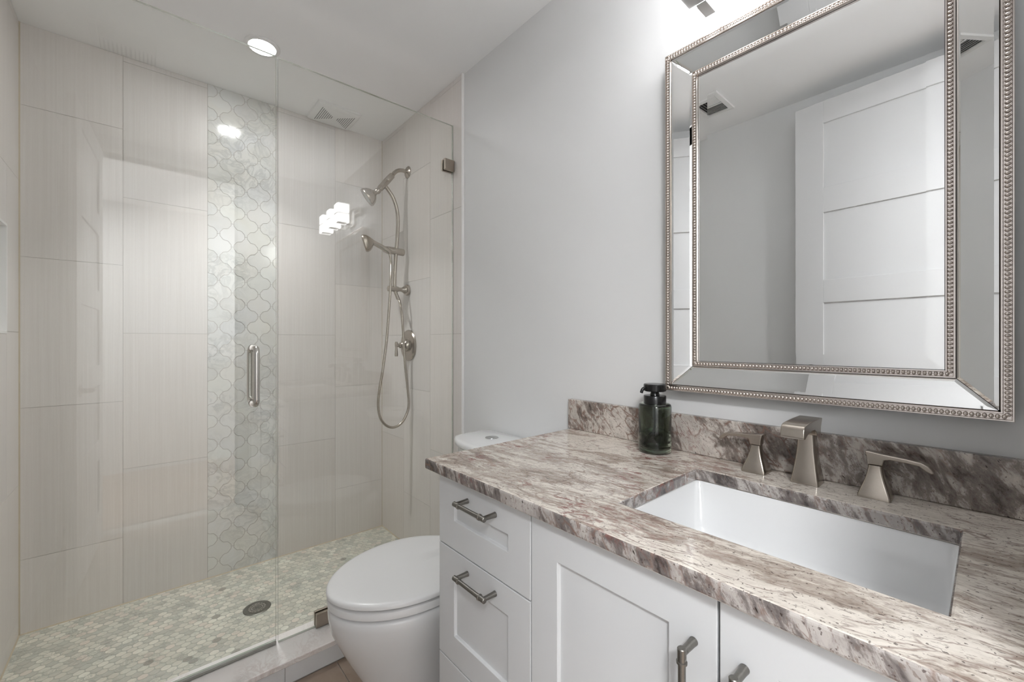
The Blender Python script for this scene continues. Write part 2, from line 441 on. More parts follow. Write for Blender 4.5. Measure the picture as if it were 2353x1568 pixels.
def arabesque_strip(bm, lay, a0, a1, z0, z1, plane, face, back, mi, x_off=0.0, z_off=0.0):
    sub = bmesh.new(); sl = tone_layer(sub); a = 0.0585
    nx = int((a1-a0)/a)+4; nz = int((z1-z0)/a)+4
    d0, d1 = min(face, back), max(face, back)
    for i in range(-2, nx):
        for j in range(-2, nz):
            if (i+j) % 2: continue
            poly = arabesque_poly(a0+x_off+i*a, z0+z_off+j*a)
            if max(p[0] for p in poly) < a0 or min(p[0] for p in poly) > a1: continue
            if max(p[1] for p in poly) < z0 or min(p[1] for p in poly) > z1: continue
            fs = prism(sub, poly, d0, d1, 'y' if plane == 'y' else 'x', mi)
            t = random.uniform(0.93, 1.03); paint(fs, sl, (t*random.uniform(0.99, 1.01), t, t*random.uniform(0.98, 1.01)))
    ax = 0 if plane == 'y' else 1
    for co, no in ((a0+0.0012, -1), (a1-0.0012, 1)):
        pc = [0, 0, 0]; pn = [0, 0, 0]; pc[ax] = co; pn[ax] = no
        r = bmesh.ops.bisect_plane(sub, geom=sub.verts[:]+sub.edges[:]+sub.faces[:], plane_co=pc, plane_no=pn, clear_outer=True)
        bmesh.ops.holes_fill(sub, edges=[e for e in sub.edges if e.is_boundary], sides=0)
    for co, no in ((z0+0.001, -1), (z1-0.001, 1)):
        bmesh.ops.bisect_plane(sub, geom=sub.verts[:]+sub.edges[:]+sub.faces[:], plane_co=(0, 0, co), plane_no=(0, 0, no), clear_outer=True)
    bmesh.ops.triangulate(sub, faces=[f for f in sub.faces if len(f.verts) > 4])
    me = bpy.data.meshes.new('tmp'); sub.to_mesh(me); sub.free(); bm.from_mesh(me); bpy.data.meshes.remove(me)

# ------------------------------------------------------------------ ROOM
def struct(name, bm, mats, **kw):
    return obj(name, bm, mats, kind='structure', **kw)
TK = 0.10
# ceiling and floors
bm = bmesh.new(); box(bm, (XL-TK, YF-0.12, ZC), (XM+TK, YB+TK, ZC+0.08)); struct('ceiling', bm, M['ceiling'])
bm = bmesh.new(); box(bm, (XL-TK, YF-0.12, ZF-0.08), (XM+TK, 1.70, ZF-0.004), 1)
lay = tone_layer(bm)
xs = [XL, -0.06, 0.54, XM]; k = 0
for i in range(3):
    y = 1.62 - (0.14 if i % 2 else 0.30)
    ys = [1.62]
    while y > YF: ys.append(y); y -= 0.30
    ys.append(YF)
    for j in range(len(ys)-1):
        box(bm, (xs[i]+0.0015, ys[j+1]+0.0015, ZF-0.01), (xs[i+1]-0.0015, ys[j]-0.0015, ZF), 0)
struct('floor', bm, [M['floor'], M['grout']])

# shower floor: stretched hexagon marble mosaic
bm = bmesh.new(); lay = tone_layer(bm)
box(bm, (XL, 1.76, -0.08), (XM+0.02, YB, -0.0005), 1)
PX, PY = 0.0310, 0.0285
DR = (0.367, 2.117); rows = int((YB-1.785)/PY)+2
darks = [(0.0, 2.02), (0.04, 1.995), (0.12, 1.95), (0.135, 1.93), (0.205, 1.985), (0.22, 2.17), (0.26, 1.86), (0.01, 2.05), (0.28, 2.38), (0.79, 2.29), (0.78, 2.38), (0.55, 2.42)]
for j in range(rows):
    for i in range(-1, int((XT-XL)/PX)+2):
        cx = XL + i*PX + (PX/2 if j % 2 else 0); cyy = YB - 0.006 - j*PY*0.86
        if cyy < 1.785: continue
        if hypot(cx-DR[0], cyy-DR[1]) < 0.052+0.010: continue
        hw, hh = PX/2-0.0008, (PY*0.86/0.75)/2-0.0010; V = [(hw, hh/2), (0, hh), (-hw, hh/2), (-hw, -hh/2), (0, -hh), (hw, -hh/2)]; poly = []
        for k in range(6):
            p0, p1, p2 = V[k-1], V[k], V[(k+1) % 6]
            for t_ in (0.0, 0.33, 0.67, 1.0):      # rounded corner
                q0 = (p1[0]+(p0[0]-p1[0])*0.36, p1[1]+(p0[1]-p1[1])*0.36); q2 = (p1[0]+(p2[0]-p1[0])*0.36, p1[1]+(p2[1]-p1[1])*0.36)
                poly.append((cx+(1-t_)**2*q0[0]+2*t_*(1-t_)*p1[0]+t_*t_*q2[0], cyy+(1-t_)**2*q0[1]+2*t_*(1-t_)*p1[1]+t_*t_*q2[1]))
        if min(p[0] for p in poly) < XL+0.001 or max(p[0] for p in poly) > XT-0.001 or max(p[1] for p in poly) > YB-0.001:
            poly = [(min(max(p[0], XL+0.002), XT-0.002), min(p[1], YB-0.002)) for p in poly]
            if max(p[0] for p in poly)-min(p[0] for p in poly) < 0.006 or max(p[1] for p in poly)-min(p[1] for p in poly) < 0.006: continue
        top = [bm.verts.new((p[0]*0.96+cx*0.04, p[1]*0.96+cyy*0.04, 0.0)) for p in poly]
        bot = [bm.verts.new((p[0], p[1], -0.0024)) for p in poly]
        fs = [bm.faces.new(top)]
        for k in range(24): fs.append(bm.faces.new((bot[k], bot[(k+1) % 24], top[(k+1) % 24], top[k])))
        r = random.random(); t = random.uniform(0.88, 0.98)
        if r < 0.14: c = (t*1.10, t*1.10, t*1.06)
        elif r < 0.22: c = (t*1.05, t*0.985, t*0.95)
        elif r < 0.50: c = (t*0.80, t*0.81, t*0.79)
        else: c = (t*0.96, t*0.97, t*0.93)
        if any(hypot(cx-q[0], cyy-q[1]) < 0.014 for q in darks): c = (0.50, 0.49, 0.47)
        paint(fs, lay, c)
o = struct('shower_floor', bm, [M['pebble'], M['grout_floor']])
for p in o.data.polygons: pass

# drain
DZ = 0.0
t = thing('floor_drain', (DR[0], DR[1], DZ), 'round grey metal drain grate set in the marble mosaic of the shower floor', 'drain')
bm = bmesh.new(); lathe(bm, (DR[0], DR[1], -0.003), (0, 0, 1), [(0, 0.053), (0.004, 0.053), (0.0052, 0.051), (0.0052, 0.038), (0.0040, 0.037)], 48)
obj('rim', bm, M['drainm'], t, smooth=30)
bm = bmesh.new()
for k in range(16):
    for rr, wd in ((0.012, 0.0022), (0.0205, 0.0028), (0.030, 0.0036)):
        a = 2*pi*k/16 + (pi/16 if rr == 0.0205 else 0)
        ca, sa = cos(a), sin(a)
        if rr == 0.012 and k % 2: continue
        q = [(-wd, -wd*1.3), (wd, -wd*1.3), (wd, wd*1.3), (-wd, wd*1.3)]
        prism(bm, [(DR[0]+(rr+px_)*ca-py_*sa, DR[1]+(rr+px_)*sa+py_*ca) for px_, py_ in q], 0.0008, 0.0022, 'z')
obj('grate_bars', bm, M['steel'], t)

# shower back wall
bm = bmesh.new(); lay = tone_layer(bm)
fs = box(bm, (XL-TK, YB+0.0015, ZF-0.08), (XM+TK, YB+TK, ZC), 0); paint(fs, lay, (1, 1, 1))
tile_slab(bm, lay, column_rects([(XL, -0.077, 0.298), (-0.077, 0.228, 0.601), (0.533, 0.838, 0.601), (0.838, XT, 0.298)]), 'y', YB, YB+0.006, 1)
arabesque_strip(bm, lay, 0.228, 0.533, 0.0, ZC, 'y', YB, YB+0.006, 2, 0.045, 0.012)
struct('wall_back', bm, [M['grout'], M['tile'], M['arabesque']])

# right wall: painted part and tiled shower part
bm = bmesh.new(); lay = tone_layer(bm)
box(bm, (XM, YF-0.12, ZF-0.08), (XM+TK, YB+TK-0.1, ZC), 0)
box(bm, (XT+0.0015, YS, -0.08), (XM, YB, ZC), 1)
tile_slab(bm, lay, column_rects([(YS+0.002, 1.942, 0.601), (1.942, 2.243, 0.298), (2.243, YB, 0.601)]), 'x', XT, XT+0.006, 2)
struct('wall_right', bm, [M['wall'], M['grout'], M['tile']])
bm = bx((XT-0.0015, YS-0.006, ZF), (XM, YS+0.0015, ZC)); struct('trim_1', bm, M['trim'], bevel=0.001)

# left wall with recessed niche
NY0, NY1, NZ0, NZ1, ND = 2.040, 2.345, 1.204, 1.590, 0.09
bm = bmesh.new(); lay = tone_layer(bm)
box(bm, (XL-TK, YF-0.12, ZF-0.08), (XL, YS, ZC), 0)
xb = XL-0.0015
box(bm, (XL-TK, YS, ZF-0.08), (xb, NY0, ZC), 1); box(bm, (XL-TK, NY1, ZF-0.08), (xb, YB, ZC), 1)
box(bm, (XL-TK, NY0, ZF-0.08), (xb, NY1, NZ0), 1); box(bm, (XL-TK, NY0, NZ1), (xb, NY1, ZC), 1)
box(bm, (XL-TK-0.02, NY0-0.01, NZ0-0.01), (XL-ND, NY1+0.01, NZ1+0.01), 1)
rs = cut_rects(column_rects([(YS+0.002, 1.942, 0.601), (1.942, 2.243, 0.298), (2.243, YB, 0.601)]), (NY0-0.001, NY1+0.001, NZ0-0.001, NZ1+0.001))
tile_slab(bm, lay, rs, 'x', XL, XL-0.006, 2)
arabesque_strip(bm, lay, NY0, NY1, NZ0, NZ1, 'x', XL-ND+0.004, XL-ND-0.002, 3, 0.0, 0.0)
struct('wall_left', bm, [M['wall'], M['grout'], M['tile'], M['arabesque']])
bm = bmesh.new()   # white edge of the niche
for a, b in (((XL-ND, NY0-0.004, NZ0-0.006), (XL+0.0012, NY1+0.004, NZ0+0.003)), ((XL-ND, NY0-0.004, NZ1-0.003), (XL+0.0012, NY1+0.004, NZ1+0.006)),
             ((XL-ND, NY0-0.006, NZ0), (XL+0.0012, NY0+0.003, NZ1)), ((XL-ND, NY1-0.003, NZ0), (XL+0.0012, NY1+0.006, NZ1))): box(bm, a, b)
struct('trim_2', bm, M['trim'])
# caulk beads along the inner corners
bm = bmesh.new(); s = 0.004
prism(bm, [(YB, 0), (YB-s, 0), (YB, s)], XL, XT, 'x')
prism(bm, [(XL, 0), (XL+s, 0), (XL, s)], YG+0.06, YB, 'y')
prism(bm, [(XT, 0), (XT-s, 0), (XT, s)], YG+0.06, YB, 'y')
prism(bm, [(XL, YB), (XL+s, YB), (XL, YB-s)], 0, ZC, 'z')
prism(bm, [(XT, YB), (XT-s*0.5, YB), (XT, YB-s*0.5)], 0, ZC, 'z')
struct('trim_3', bm, M['caulk'])

# wall behind the camera with the open doorway, and the hallway beyond it
DX0, DX1, DH = -0.235, 0.50, 2.345
bm = bmesh.new()
box(bm, (XL-TK, YF-0.12, ZF-0.08), (DX0, YF, ZC)); box(bm, (DX1, YF-0.12, ZF-0.08), (XM+TK, YF, ZC)); box(bm, (DX0, YF-0.12, DH), (DX1, YF, ZC))
struct('wall_front', bm, M['wall'])
bm = bmesh.new()
box(bm, (DX0-0.05, YF-0.13, ZF), (DX0, YF+0.012, DH)); box(bm, (DX1, YF-0.13, ZF), (DX1+0.06, YF+0.012, DH+0.06)); box(bm, (DX0-0.05, YF-0.13, DH), (DX1, YF+0.012, DH+0.06))
struct('trim_4', bm, M['door'], bevel=0.002)
HY = -1.75
bm = bmesh.new()
box(bm, (-1.1, HY, ZC), (1.5, YF-0.12, ZC+0.08)); struct('ceiling', bm, M['ceiling'])
bm = bmesh.new(); box(bm, (-1.1, HY, ZF-0.08), (1.5, YF-0.12, ZF)); struct('floor', bm, M['floor'])
bm = bmesh.new(); box(bm, (-1.2, HY-0.1, ZF-0.08), (1.6, HY, ZC)); struct('wall_hall_end', bm, M['wall'])
bm = bmesh.new(); box(bm, (-1.2, HY, ZF-0.08), (-1.1, YF-0.12, ZC)); struct('wall_hall_left', bm, M['wall'])
bm = bmesh.new(); box(bm, (1.5, HY, ZF-0.08), (1.6, YF-0.12, ZC)); struct('wall_hall_right', bm, M['wall'])
# baseboards
bm = bx((XL, YF, ZF), (XL+0.012, 1.61, ZF+0.11)); struct('baseboard_left', bm, M['door'], bevel=0.003)
bm = bx((XM-0.012, 0.95, ZF), (XM, 1.61, ZF+0.11)); struct('baseboard_right', bm, M['door'], bevel=0.003)

# curb
bm = bmesh.new(); lay = tone_layer(bm)
fs = box(bm, (XL, 1.612, 0.033), (XT+0.01, 1.785, 0.053), 0); paint(fs, lay, (1, 1, 1))
struct('trim_5', bm, M['curb'], bevel=0.003, seg=3)
bm = bmesh.new(); lay = tone_layer(bm)
fs = box(bm, (XL, 1.624, ZF-0.05), (XM, 1.775, 0.033), 1); paint(fs, lay, (1, 1, 1))
for x0, x1 in ((XL, -0.245), (-0.245, 0.365), (0.365, 0.975), (0.975, XM)):
    fs = box(bm, (x0+0.001, 1.620, ZF+0.003), (x1-0.001, 1.630, 0.032), 0); t_ = random.uniform(0.98, 1.0); paint(fs, lay, (t_, t_, t_))
struct('trim_6', bm, [M['curb_face'], M['grout']])

# ------------------------------------------------------------------ SHOWER GLASS
GT = 0.010
def pane(name, x0, x1, z0, z1, parent, yc=YG):
    bm = bmesh.new()
    fs = box(bm, (x0, yc-GT/2, z0), (x1, yc+GT/2, z1), 1)
    for f in fs:
        if abs(f.normal.y) > 0.9 or all(abs(v.co.y-fs[0].verts[0].co.y) < 1e-6 for v in f.verts): pass
    bm.normal_update()
    for f in bm.faces: f.material_index = 0 if abs(f.normal.y) > 0.9 else 1
    return obj(name, bm, [M['glass'], M['glass_edge']], parent)
XJ = 0.364
dr = thing('shower_door', (XL, YG, 0.053), 'frameless clear glass shower door with a looped pull, left of the fixed pane', 'shower door')
p = pane('glass_pane', XL+0.006, XJ-0.0025, 0.0675, 2.2225, dr)
bm = bx((XL+0.02, YG-0.009, 0.0555), (XJ-0.003, YG+0.007, 0.067)); obj('door_sweep', bm, M['sweep'], dr, bevel=0.002, label='clear vinyl sweep along the bottom edge')
bm = bmesh.new()
HX = 0.289; z0, z1 = 0.948, 1.146
for sgn, ln in ((-1, 0.056), (1, 0.056)):
    yo = YG + sgn*GT/2
    q = []
    for k in range(9):
        t_ = pi/2*k/8; q.append((HX, yo+sgn*(ln-0.022+0.022*sin(t_)), z1-0.0+0.0-0.022*(1-cos(t_))))
    q2 = [(a, b, z0+z1-c) for a, b, c in reversed(q)]
    tube(bm, [(HX, yo, z1)]+q+q2+[(HX, yo, z0)], 0.0098, 20)
obj('pull_handle', bm, M['steel'], dr, smooth=50, label='satin metal looped pull')
bm = bmesh.new()
for z in (z0, z1):
    lathe(bm, (HX, YG-GT/2-0.003, z), (0, 1, 0), [(0, 0.013), (0.003, 0.0135)], 24); lathe(bm, (HX, YG+GT/2, z), (0, 1, 0), [(0, 0.0135), (0.003, 0.013)], 24)
obj('handle_washer', bm, M['steel'], dr, smooth=40)
for z in (0.30, 1.95):
    bm = bx((XL, YG-0.014, z), (XL+0.055, YG+0.014, z+0.09)); obj('hinge', bm, M['clampm'], dr, bevel=0.002)
fp = thing('shower_glass_panel', (XT, YP, 0.053), 'fixed clear glass shower pane right of the door, clamped to the tiled wall', 'glass panel')
pane('glass_pane', XJ+0.0045, XT-0.002, 0.0545, 2.221, fp, YP)
def clamp(x0, x1, z0, z1):
    bm = bmesh.new()
    box(bm, (x0, YP-0.019, z0), (x1, YP-GT/2-0.0006, z1)); box(bm, (x0, YP+GT/2+0.0006, z0), (x1, YP+0.016, z1))
    obj('glass_clamp', bm, M['clampm'], fp, bevel=0.002, label='small square nickel clamp')
clamp(1.072, XT-0.0006, 1.992, 2.046); clamp(0.497, 0.552, 0.0545, 0.108); clamp(1.072, XT-0.0006, 0.40, 0.454)

fp.rotation_euler = (0, 0, -0.0150)

# ------------------------------------------------------------------ SHOWER FITTINGS
YR = 2.19
nk = M['nickel']
t = thing('shower_head_and_rail', (1.085, YR, 2.13), 'brushed nickel shower head on a curved riser rail fixed to the tiled wall', 'shower head')
bm = bmesh.new(); lathe(bm, (XT, YR, 2.135), (-1, 0, 0), [(0, 0.034), (0.003, 0.034), (0.008, 0.029), (0.012, 0.018), (0.016, 0.012)], 40); obj('wall_flange', bm, nk, t, smooth=40)
bm = bmesh.new(); tube(bm, smoothpath([(XT, YR, 2.135), (1.095, YR, 2.137), (1.07, YR, 2.131), (1.048, YR, 2.115), (1.022, YR, 2.080)], 6), 0.0108, 20); obj('shower_arm', bm, nk, t, smooth=50)
bm = bmesh.new(); d = Vector((0.945-1.030, 0, 1.982-2.092)).normalized()
lathe(bm, (1.032, YR, 2.095), d, [(0, 0.013), (0.004, 0.0165), (0.05, 0.0175), (0.052, 0.0165), (0.054, 0.0175), (0.118, 0.0165), (0.122, 0.013), (0.134, 0.012)], 32); obj('diverter', bm, nk, t, smooth=35)
hd = Vector((-0.74, 0.30, -0.60)).normalized(); hc = Vector((0.952, YR, 1.990))
bm = bmesh.new(); lathe(bm, hc, hd, [(-0.010, 0.010), (0.0, 0.0155), (0.010, 0.016), (0.018, 0.013), (0.026, 0.016), (0.036, 0.030), (0.050, 0.043), (0.066, 0.050), (0.074, 0.0515), (0.078, 0.050), (0.078, 0.040), (0.075, 0.038)], 48)
obj('fixed_head', bm, nk, t, smooth=40)
bm = bmesh.new(); lathe(bm, hc, hd, [(0.0745, 0.0385), (0.0765, 0.038)], 40)
obj('spray_face', bm, simple('spray_face_grey', (0.42, 0.42, 0.40), 0.4), t, smooth=40)
bm = bmesh.new(); tube(bm, smoothpath([(0.985, YR, 2.028), (1.010, YR, 2.003), (1.040, YR, 1.962), (1.060, YR, 1.900), (1.065, YR, 1.83), (1.060, YR, 1.74), (1.052, YR, 1.65), (1.046, YR, 1.56), (1.044, YR, 1.47)], 6), 0.0105, 20); obj('riser_rail', bm, nk, t, smooth=50)
bm = bmesh.new(); lathe(bm, (1.004, YR, 1.462), (1, 0, 0), [(0, 0.010), (0.003, 0.0155), (0.06, 0.0155), (0.066, 0.0115), (0.082, 0.0115), (0.095, 0.019), (0.106, 0.021), (0.108, 0.030), (0.116, 0.032), (0.1229, 0.031)], 36); obj('lower_bracket', bm, nk, t, smooth=35)
bm = bmesh.new(); tube(bm, [(1.046, YR, 1.455), (1.056, YR, 1.430), (1.066, YR, 1.408)], [0.010, 0.0095, 0.0105], 20); obj('hose_outlet', bm, nk, t, smooth=50)
bm = bmesh.new(); lathe(bm, (1.100, YR, 1.672), (-1, 0, 0.03), [(0, 0.017), (0.003, 0.0195), (0.095, 0.0205), (0.100, 0.0195), (0.118, 0.0165)], 32); obj('slide_holder', bm, nk, t, smooth=35)

hs = thing('hand_shower', (0.90, YR-0.012, 1.70), 'brushed nickel hand shower resting in the rail holder, its hose looping below', 'hand shower')
yh = YR-0.012
bm = bmesh.new(); tube(bm, [(1.012, yh, 1.660), (0.995, yh, 1.668), (0.960, yh, 1.684), (0.925, yh, 1.697), (0.905, yh, 1.702)], [0.0125, 0.015, 0.0135, 0.0130, 0.017], 24); obj('handle', bm, nk, hs, smooth=50)
fd = Vector((-0.84, 0.46, -0.28)).normalized(); c0 = Vector((0.912, yh, 1.703))
bm = bmesh.new(); u = Vector((0, 1, 0)); u = (u-fd*u.dot(fd)).normalized(); w = fd.cross(u); rs = []
for dd, rr in ((-0.008, 0.012), (0.0, 0.020), (0.010, 0.031), (0.022, 0.040), (0.034, 0.0435), (0.042, 0.0435), (0.045, 0.041)):
    ring = []
    for k in range(40):
        a = 2*pi*k/40; c_, s_ = cos(a), sin(a); e = 0.62
        ring.append(c0 + fd*dd + u*rr*math.copysign(abs(c_)**e, c_) + w*rr*1.05*math.copysign(abs(s_)**e, s_))
    rs.append(ring)
rings(bm, rs); obj('spray_head', bm, nk, hs, smooth=45)
bm = bmesh.new()
yh2 = 2.135; q = yh2/YR
def HP(x, z): return (x*q, yh2, CAM_H+(z-CAM_H)*q)
pts = [(1.008, yh, 1.662), (1.016, yh-0.005, 1.60), HP(1.022, 1.50), HP(1.012, 1.35), HP(0.998, 1.18), HP(0.975, 1.01), HP(0.956, 0.90), HP(0.950, 0.82), HP(0.962, 0.752), HP(0.996, 0.706), HP(1.042, 0.690), HP(1.090, 0.712), HP(1.124, 0.770), HP(1.131, 0.83), HP(1.122, 0.92), HP(1.108, 1.05), HP(1.098, 1.20), HP(1.088, 1.33), (1.070, YR-0.01, 1.392), (1.066, YR, 1.412)]
path = smoothpath(pts, 14)
tube(bm, path, [0.0068 + (0.0004 if i % 2 else 0) for i in range(len(path))], 14); obj('hose', bm, nk, hs, smooth=60, label='long metal hose hanging in a loop')

t = thing('shower_valve', (XT, YR-0.01, 1.147), 'round brushed nickel shower valve plate with a small lever, low on the tiled wall', 'valve')
bm = bmesh.new(); lathe(bm, (XT, YR-0.01, 1.147), (-1, 0, 0), [(0, 0.088), (0.004, 0.088), (0.010, 0.083), (0.013, 0.070), (0.013, 0.045), (0.016, 0.042)], 56); obj('face_plate', bm, nk, t, smooth=30)
bm = bmesh.new(); lathe(bm, (XT, YR-0.01, 1.147), (-1, 0, 0), [(0.012, 0.036), (0.018, 0.036), (0.030, 0.031), (0.042, 0.020), (0.050, 0.014), (0.056, 0.016), (0.060, 0.011), (0.082, 0.0085)], 40); obj('hub', bm, nk, t, smooth=35)
bm = bmesh.new(); tube(bm, [(1.050, YR-0.01, 1.168), (1.050, YR-0.01, 1.160), (1.050, YR-0.01, 1.135), (1.050, YR-0.01, 1.098), (1.050, YR-0.01, 1.086)], [0.006, 0.0085, 0.0065, 0.0095, 0.0085], 20); obj('lever', bm, nk, t, smooth=45)

# ------------------------------------------------------------------ TOILET
TY = 1.262
def egg(xt, xc, w, xb, wb, z, n=64, eb=3.2, yc=TY):
    """closed outline: elliptic nose from xt to xc, then sides easing to half-width wb at xb"""
    pts = []
    for k in range(n):
        a = 2*pi*k/n
        c_, s_ = cos(a), sin(a)
        if c_ <= 0: x = xc + (xc-xt)*c_; y = w*math.copysign(abs(s_)**1.10, s_)
        else:
            x = xc + (xb-xc)*(abs(c_)**(2/eb)); s2 = math.copysign(abs(s_)**(2/eb), s_)
            f = (x-xc)/(xb-xc); y = (w + (wb-w)*f*f)*s2
        pts.append((x, yc+y, z))
    return pts
toilet = thing('toilet', (0.75, TY, ZF), 'white one-piece elongated toilet with its lid down, between vanity and shower curb', 'toilet')
bm = bmesh.new()
prof = [(ZF, 0.545, 0.70, 0.112, 1.10, 0.115), (ZF+0.02, 0.538, 0.70, 0.116, 1.105, 0.118), (0.05, 0.524, 0.69, 0.120, 1.11, 0.12), (0.13, 0.497, 0.68, 0.132, 1.11, 0.13), (0.20, 0.460, 0.67, 0.147, 1.11, 0.145),
        (0.26, 0.431, 0.66, 0.163, 1.11, 0.16), (0.31, 0.409, 0.655, 0.177, 1.11, 0.168), (0.350, 0.401, 0.65, 0.185, 1.11, 0.172), (0.370, 0.400, 0.65, 0.187, 1.11, 0.174), (0.378, 0.405, 0.65, 0.183, 1.11, 0.174), (0.380, 0.414, 0.65, 0.174, 1.10, 0.165)]
rings(bm, [egg(xt, xc, w, xb, wb, z) for z, xt, xc, w, xb, wb in prof])
obj('bowl', bm, M['porcelain'], toilet, smooth=60)
bm = bmesh.new()
rings(bm, [egg(xt, 0.655, w, 0.885, wb, z, eb=2.6) for z, xt, w, wb in ((0.3855, 0.414, 0.176, 0.128), (0.3865, 0.403, 0.186, 0.137), (0.389, 0.399, 0.190, 0.141), (0.4070, 0.3975, 0.191, 0.142), (0.4100, 0.400, 0.189, 0.140), (0.4112, 0.412, 0.178, 0.130))])
obj('seat', bm, M['seat_white'], toilet, smooth=50)
bm = bmesh.new()
rings(bm, [egg(xt, 0.655, w, 0.880, wb, z, eb=2.6) for z, xt, w, wb in ((0.4172, 0.414, 0.178, 0.130), (0.4180, 0.400, 0.190, 0.140), (0.4205, 0.396, 0.194, 0.143), (0.4290, 0.396, 0.194, 0.143), (0.4330, 0.400, 0.190, 0.140), (0.4355, 0.409, 0.182, 0.132), (0.4375, 0.44, 0.155, 0.11), (0.4388, 0.50, 0.10, 0.07), (0.4394, 0.60, 0.03, 0.02))])
obj('lid', bm, M['seat_white'], toilet, smooth=50)
def tank_ring(x0, x1, hw, z, n=72, bow=0.055, yc=TY):
    pts = []
    for k in range(n):
        a = 2*pi*k/n; c_, s_ = cos(a), sin(a); e = 2/7
        px_ = math.copysign(abs(c_)**e, c_); py_ = math.copysign(abs(s_)**e, s_)
        xm = (x0+x1)/2; x = xm + px_*(x1-x0)/2; y = py_*hw
        if px_ < 0: x += bow*(py_**2)*(-px_)
        pts.append((x, yc+y, z))
    return pts
bm = bmesh.new()
rings(bm, [tank_ring(x0, 1.125, hw, z) for z, x0, hw in ((0.34, 0.885, 0.160), (0.37, 0.895, 0.168), (0.43, 0.908, 0.176), (0.60, 0.910, 0.182), (0.752, 0.906, 0.186), (0.755, 0.910, 0.182))])
obj('tank', bm, M['porcelain'], toilet, smooth=55)
bm = bmesh.new()
rings(bm, [tank_ring(x0, x1, hw, z) for z, x0, x1, hw in ((0.757, 0.905, 1.125, 0.187), (0.759, 0.897, 1.128, 0.192), (0.764, 0.894, 1.13, 0.194), (0.778, 0.894, 1.13, 0.194), (0.784, 0.898, 1.128, 0.190), (0.787, 0.910, 1.122, 0.178))])
obj('tank_lid', bm, M['porcelain'], toilet, smooth=55)
bm = bmesh.new()
for sg in (-1, 1):
    poly = [(1.030+sg*0.0012, TY+0.045-0.026)] if False else []
    for k in range(17):
        a = -pi/2 + pi*k/16
        poly.append((1.033 + sg*(0.0010+0.026*cos(a)), TY+0.040+0.026*sin(a)))
    prism(bm, poly if sg > 0 else poly[::-1], 0.785, 0.7895, 'z')
obj('flush_button', bm, M['chrome'], toilet, bevel=0.0008, label='round chrome two-part flush button')

# ------------------------------------------------------------------ VANITY
VX, VY0, VY1 = 0.567, YF+0.003, 0.931
van = thing('vanity_cabinet', (0.85, 0.40, ZF), 'white shaker vanity cabinet with three drawers and two doors under the granite', 'cabinet')
bm = bmesh.new()
box(bm, (VX+0.021, VY0, ZF+0.09), (XM-0.001, VY1-0.001, 0.699)); box(bm, (VX+0.021, VY0, 0.699), (VX+0.032, VY1-0.001, 0.8375)); box(bm, (VX+0.032, VY1-0.020, 0.699), (XM-0.001, VY1-0.001, 0.8375))
box(bm, (VX+0.032, VY0, 0.699), (XM-0.001, VY0+0.02, 0.8375)); box(bm, (VX+0.032, 0.58, 0.699), (XM-0.001, 0.60, 0.8375))
obj('carcass', bm, M['white'], van)
bm = bx((VX+0.07, VY0, ZF), (XM-0.02, VY1-0.004, ZF+0.0895)); obj('toe_kick', bm, M['white'], van)
def shaker(y0, y1, z0, z1, sy, st, sb):
    """front panel in the plane x=VX with a recessed centre"""
    bm = bmesh.new(); x0 = VX; x1 = VX+0.0195; xr = VX+0.0072
    ys = [y0, y0+sy, y1-sy, y1]; zs = [z0, z0+sb, z1-st, z1]; g = {}
    for i in range(4):
        for j in range(4): g[i, j] = bm.verts.new((x0, ys[i], zs[j]))
    for i in range(3):
        for j in range(3):
            if (i, j) != (1, 1): bm.faces.new((g[i, j], g[i, j+1], g[i+1, j+1], g[i+1, j]))
    r = {}
    for (i, j), (dy, dz) in (((1, 1), (1, 1)), ((2, 1), (-1, 1)), ((2, 2), (-1, -1)), ((1, 2), (1, -1))):
        r[i, j] = bm.verts.new((xr, ys[i]+dy*0.0015, zs[j]+dz*0.0015))
    lp = [(1, 1), (2, 1), (2, 2), (1, 2)]
    for k in range(4):
        a, b = lp[k], lp[(k+1) % 4]; bm.faces.new((g[a], g[b], r[b], r[a]))
    bm.faces.new([r[k] for k in lp])
    bk = [bm.verts.new((x1, y, z)) for y, z in ((y0, z0), (y1, z0), (y1, z1), (y0, z1))]
    bm.faces.new(bk)
    per = [[g[i, 0] for i in range(4)], [g[3, j] for j in range(4)], [g[i, 3] for i in (3, 2, 1, 0)], [g[0, j] for j in (3, 2, 1, 0)]]
    for k in range(4): bm.faces.new([*per[k], bk[(k+1) % 4], bk[k]])
    return bm
def bar_handle(parent, c, length, vertical):
    bm = bmesh.new(); xb = 0.533; h = length/2; ax = (0, 0, 1) if vertical else (0, 1, 0)
    A = Vector(ax); c = Vector((xb, c[0], c[1]))
    lathe(bm, c-A*h, A, [(0, 0.0048), (0.001, 0.0058), (0.017, 0.0058), (0.0175, 0.0070), (0.0205, 0.0070), (0.021, 0.0050), (length-0.021, 0.0050), (length-0.0205, 0.0070), (length-0.0175, 0.0070), (length-0.017, 0.0058), (length-0.001, 0.0058), (length, 0.0048)], 20)
    for sg in (-1, 1):
        p0 = c + A*sg*(h-0.007)
        lathe(bm, (xb, p0.y, p0.z), (1, 0, 0), [(0, 0.0050), (0.026, 0.0056), (VX-xb-0.0006, 0.0062)], 20)
    obj('handle', bm, M['pewter'], parent, smooth=35, label='dark pewter bar handle')
gp = 0.0016
for z0, z1, st, sb, hz in ((0.6585, 0.834, 0.066, 0.070, 0.7955), (0.3785, 0.6585, 0.060, 0.068, 0.6255), (0.062, 0.3785, 0.060, 0.068, 0.345)):
    dwr = obj('drawer', shaker(0.592+gp, VY1, z0+gp, z1-gp, 0.068, st, sb), M['white'], van, bevel=0.0012)
    bar_handle(dwr, ((0.8125+0.696)/2, hz), 0.117, False)
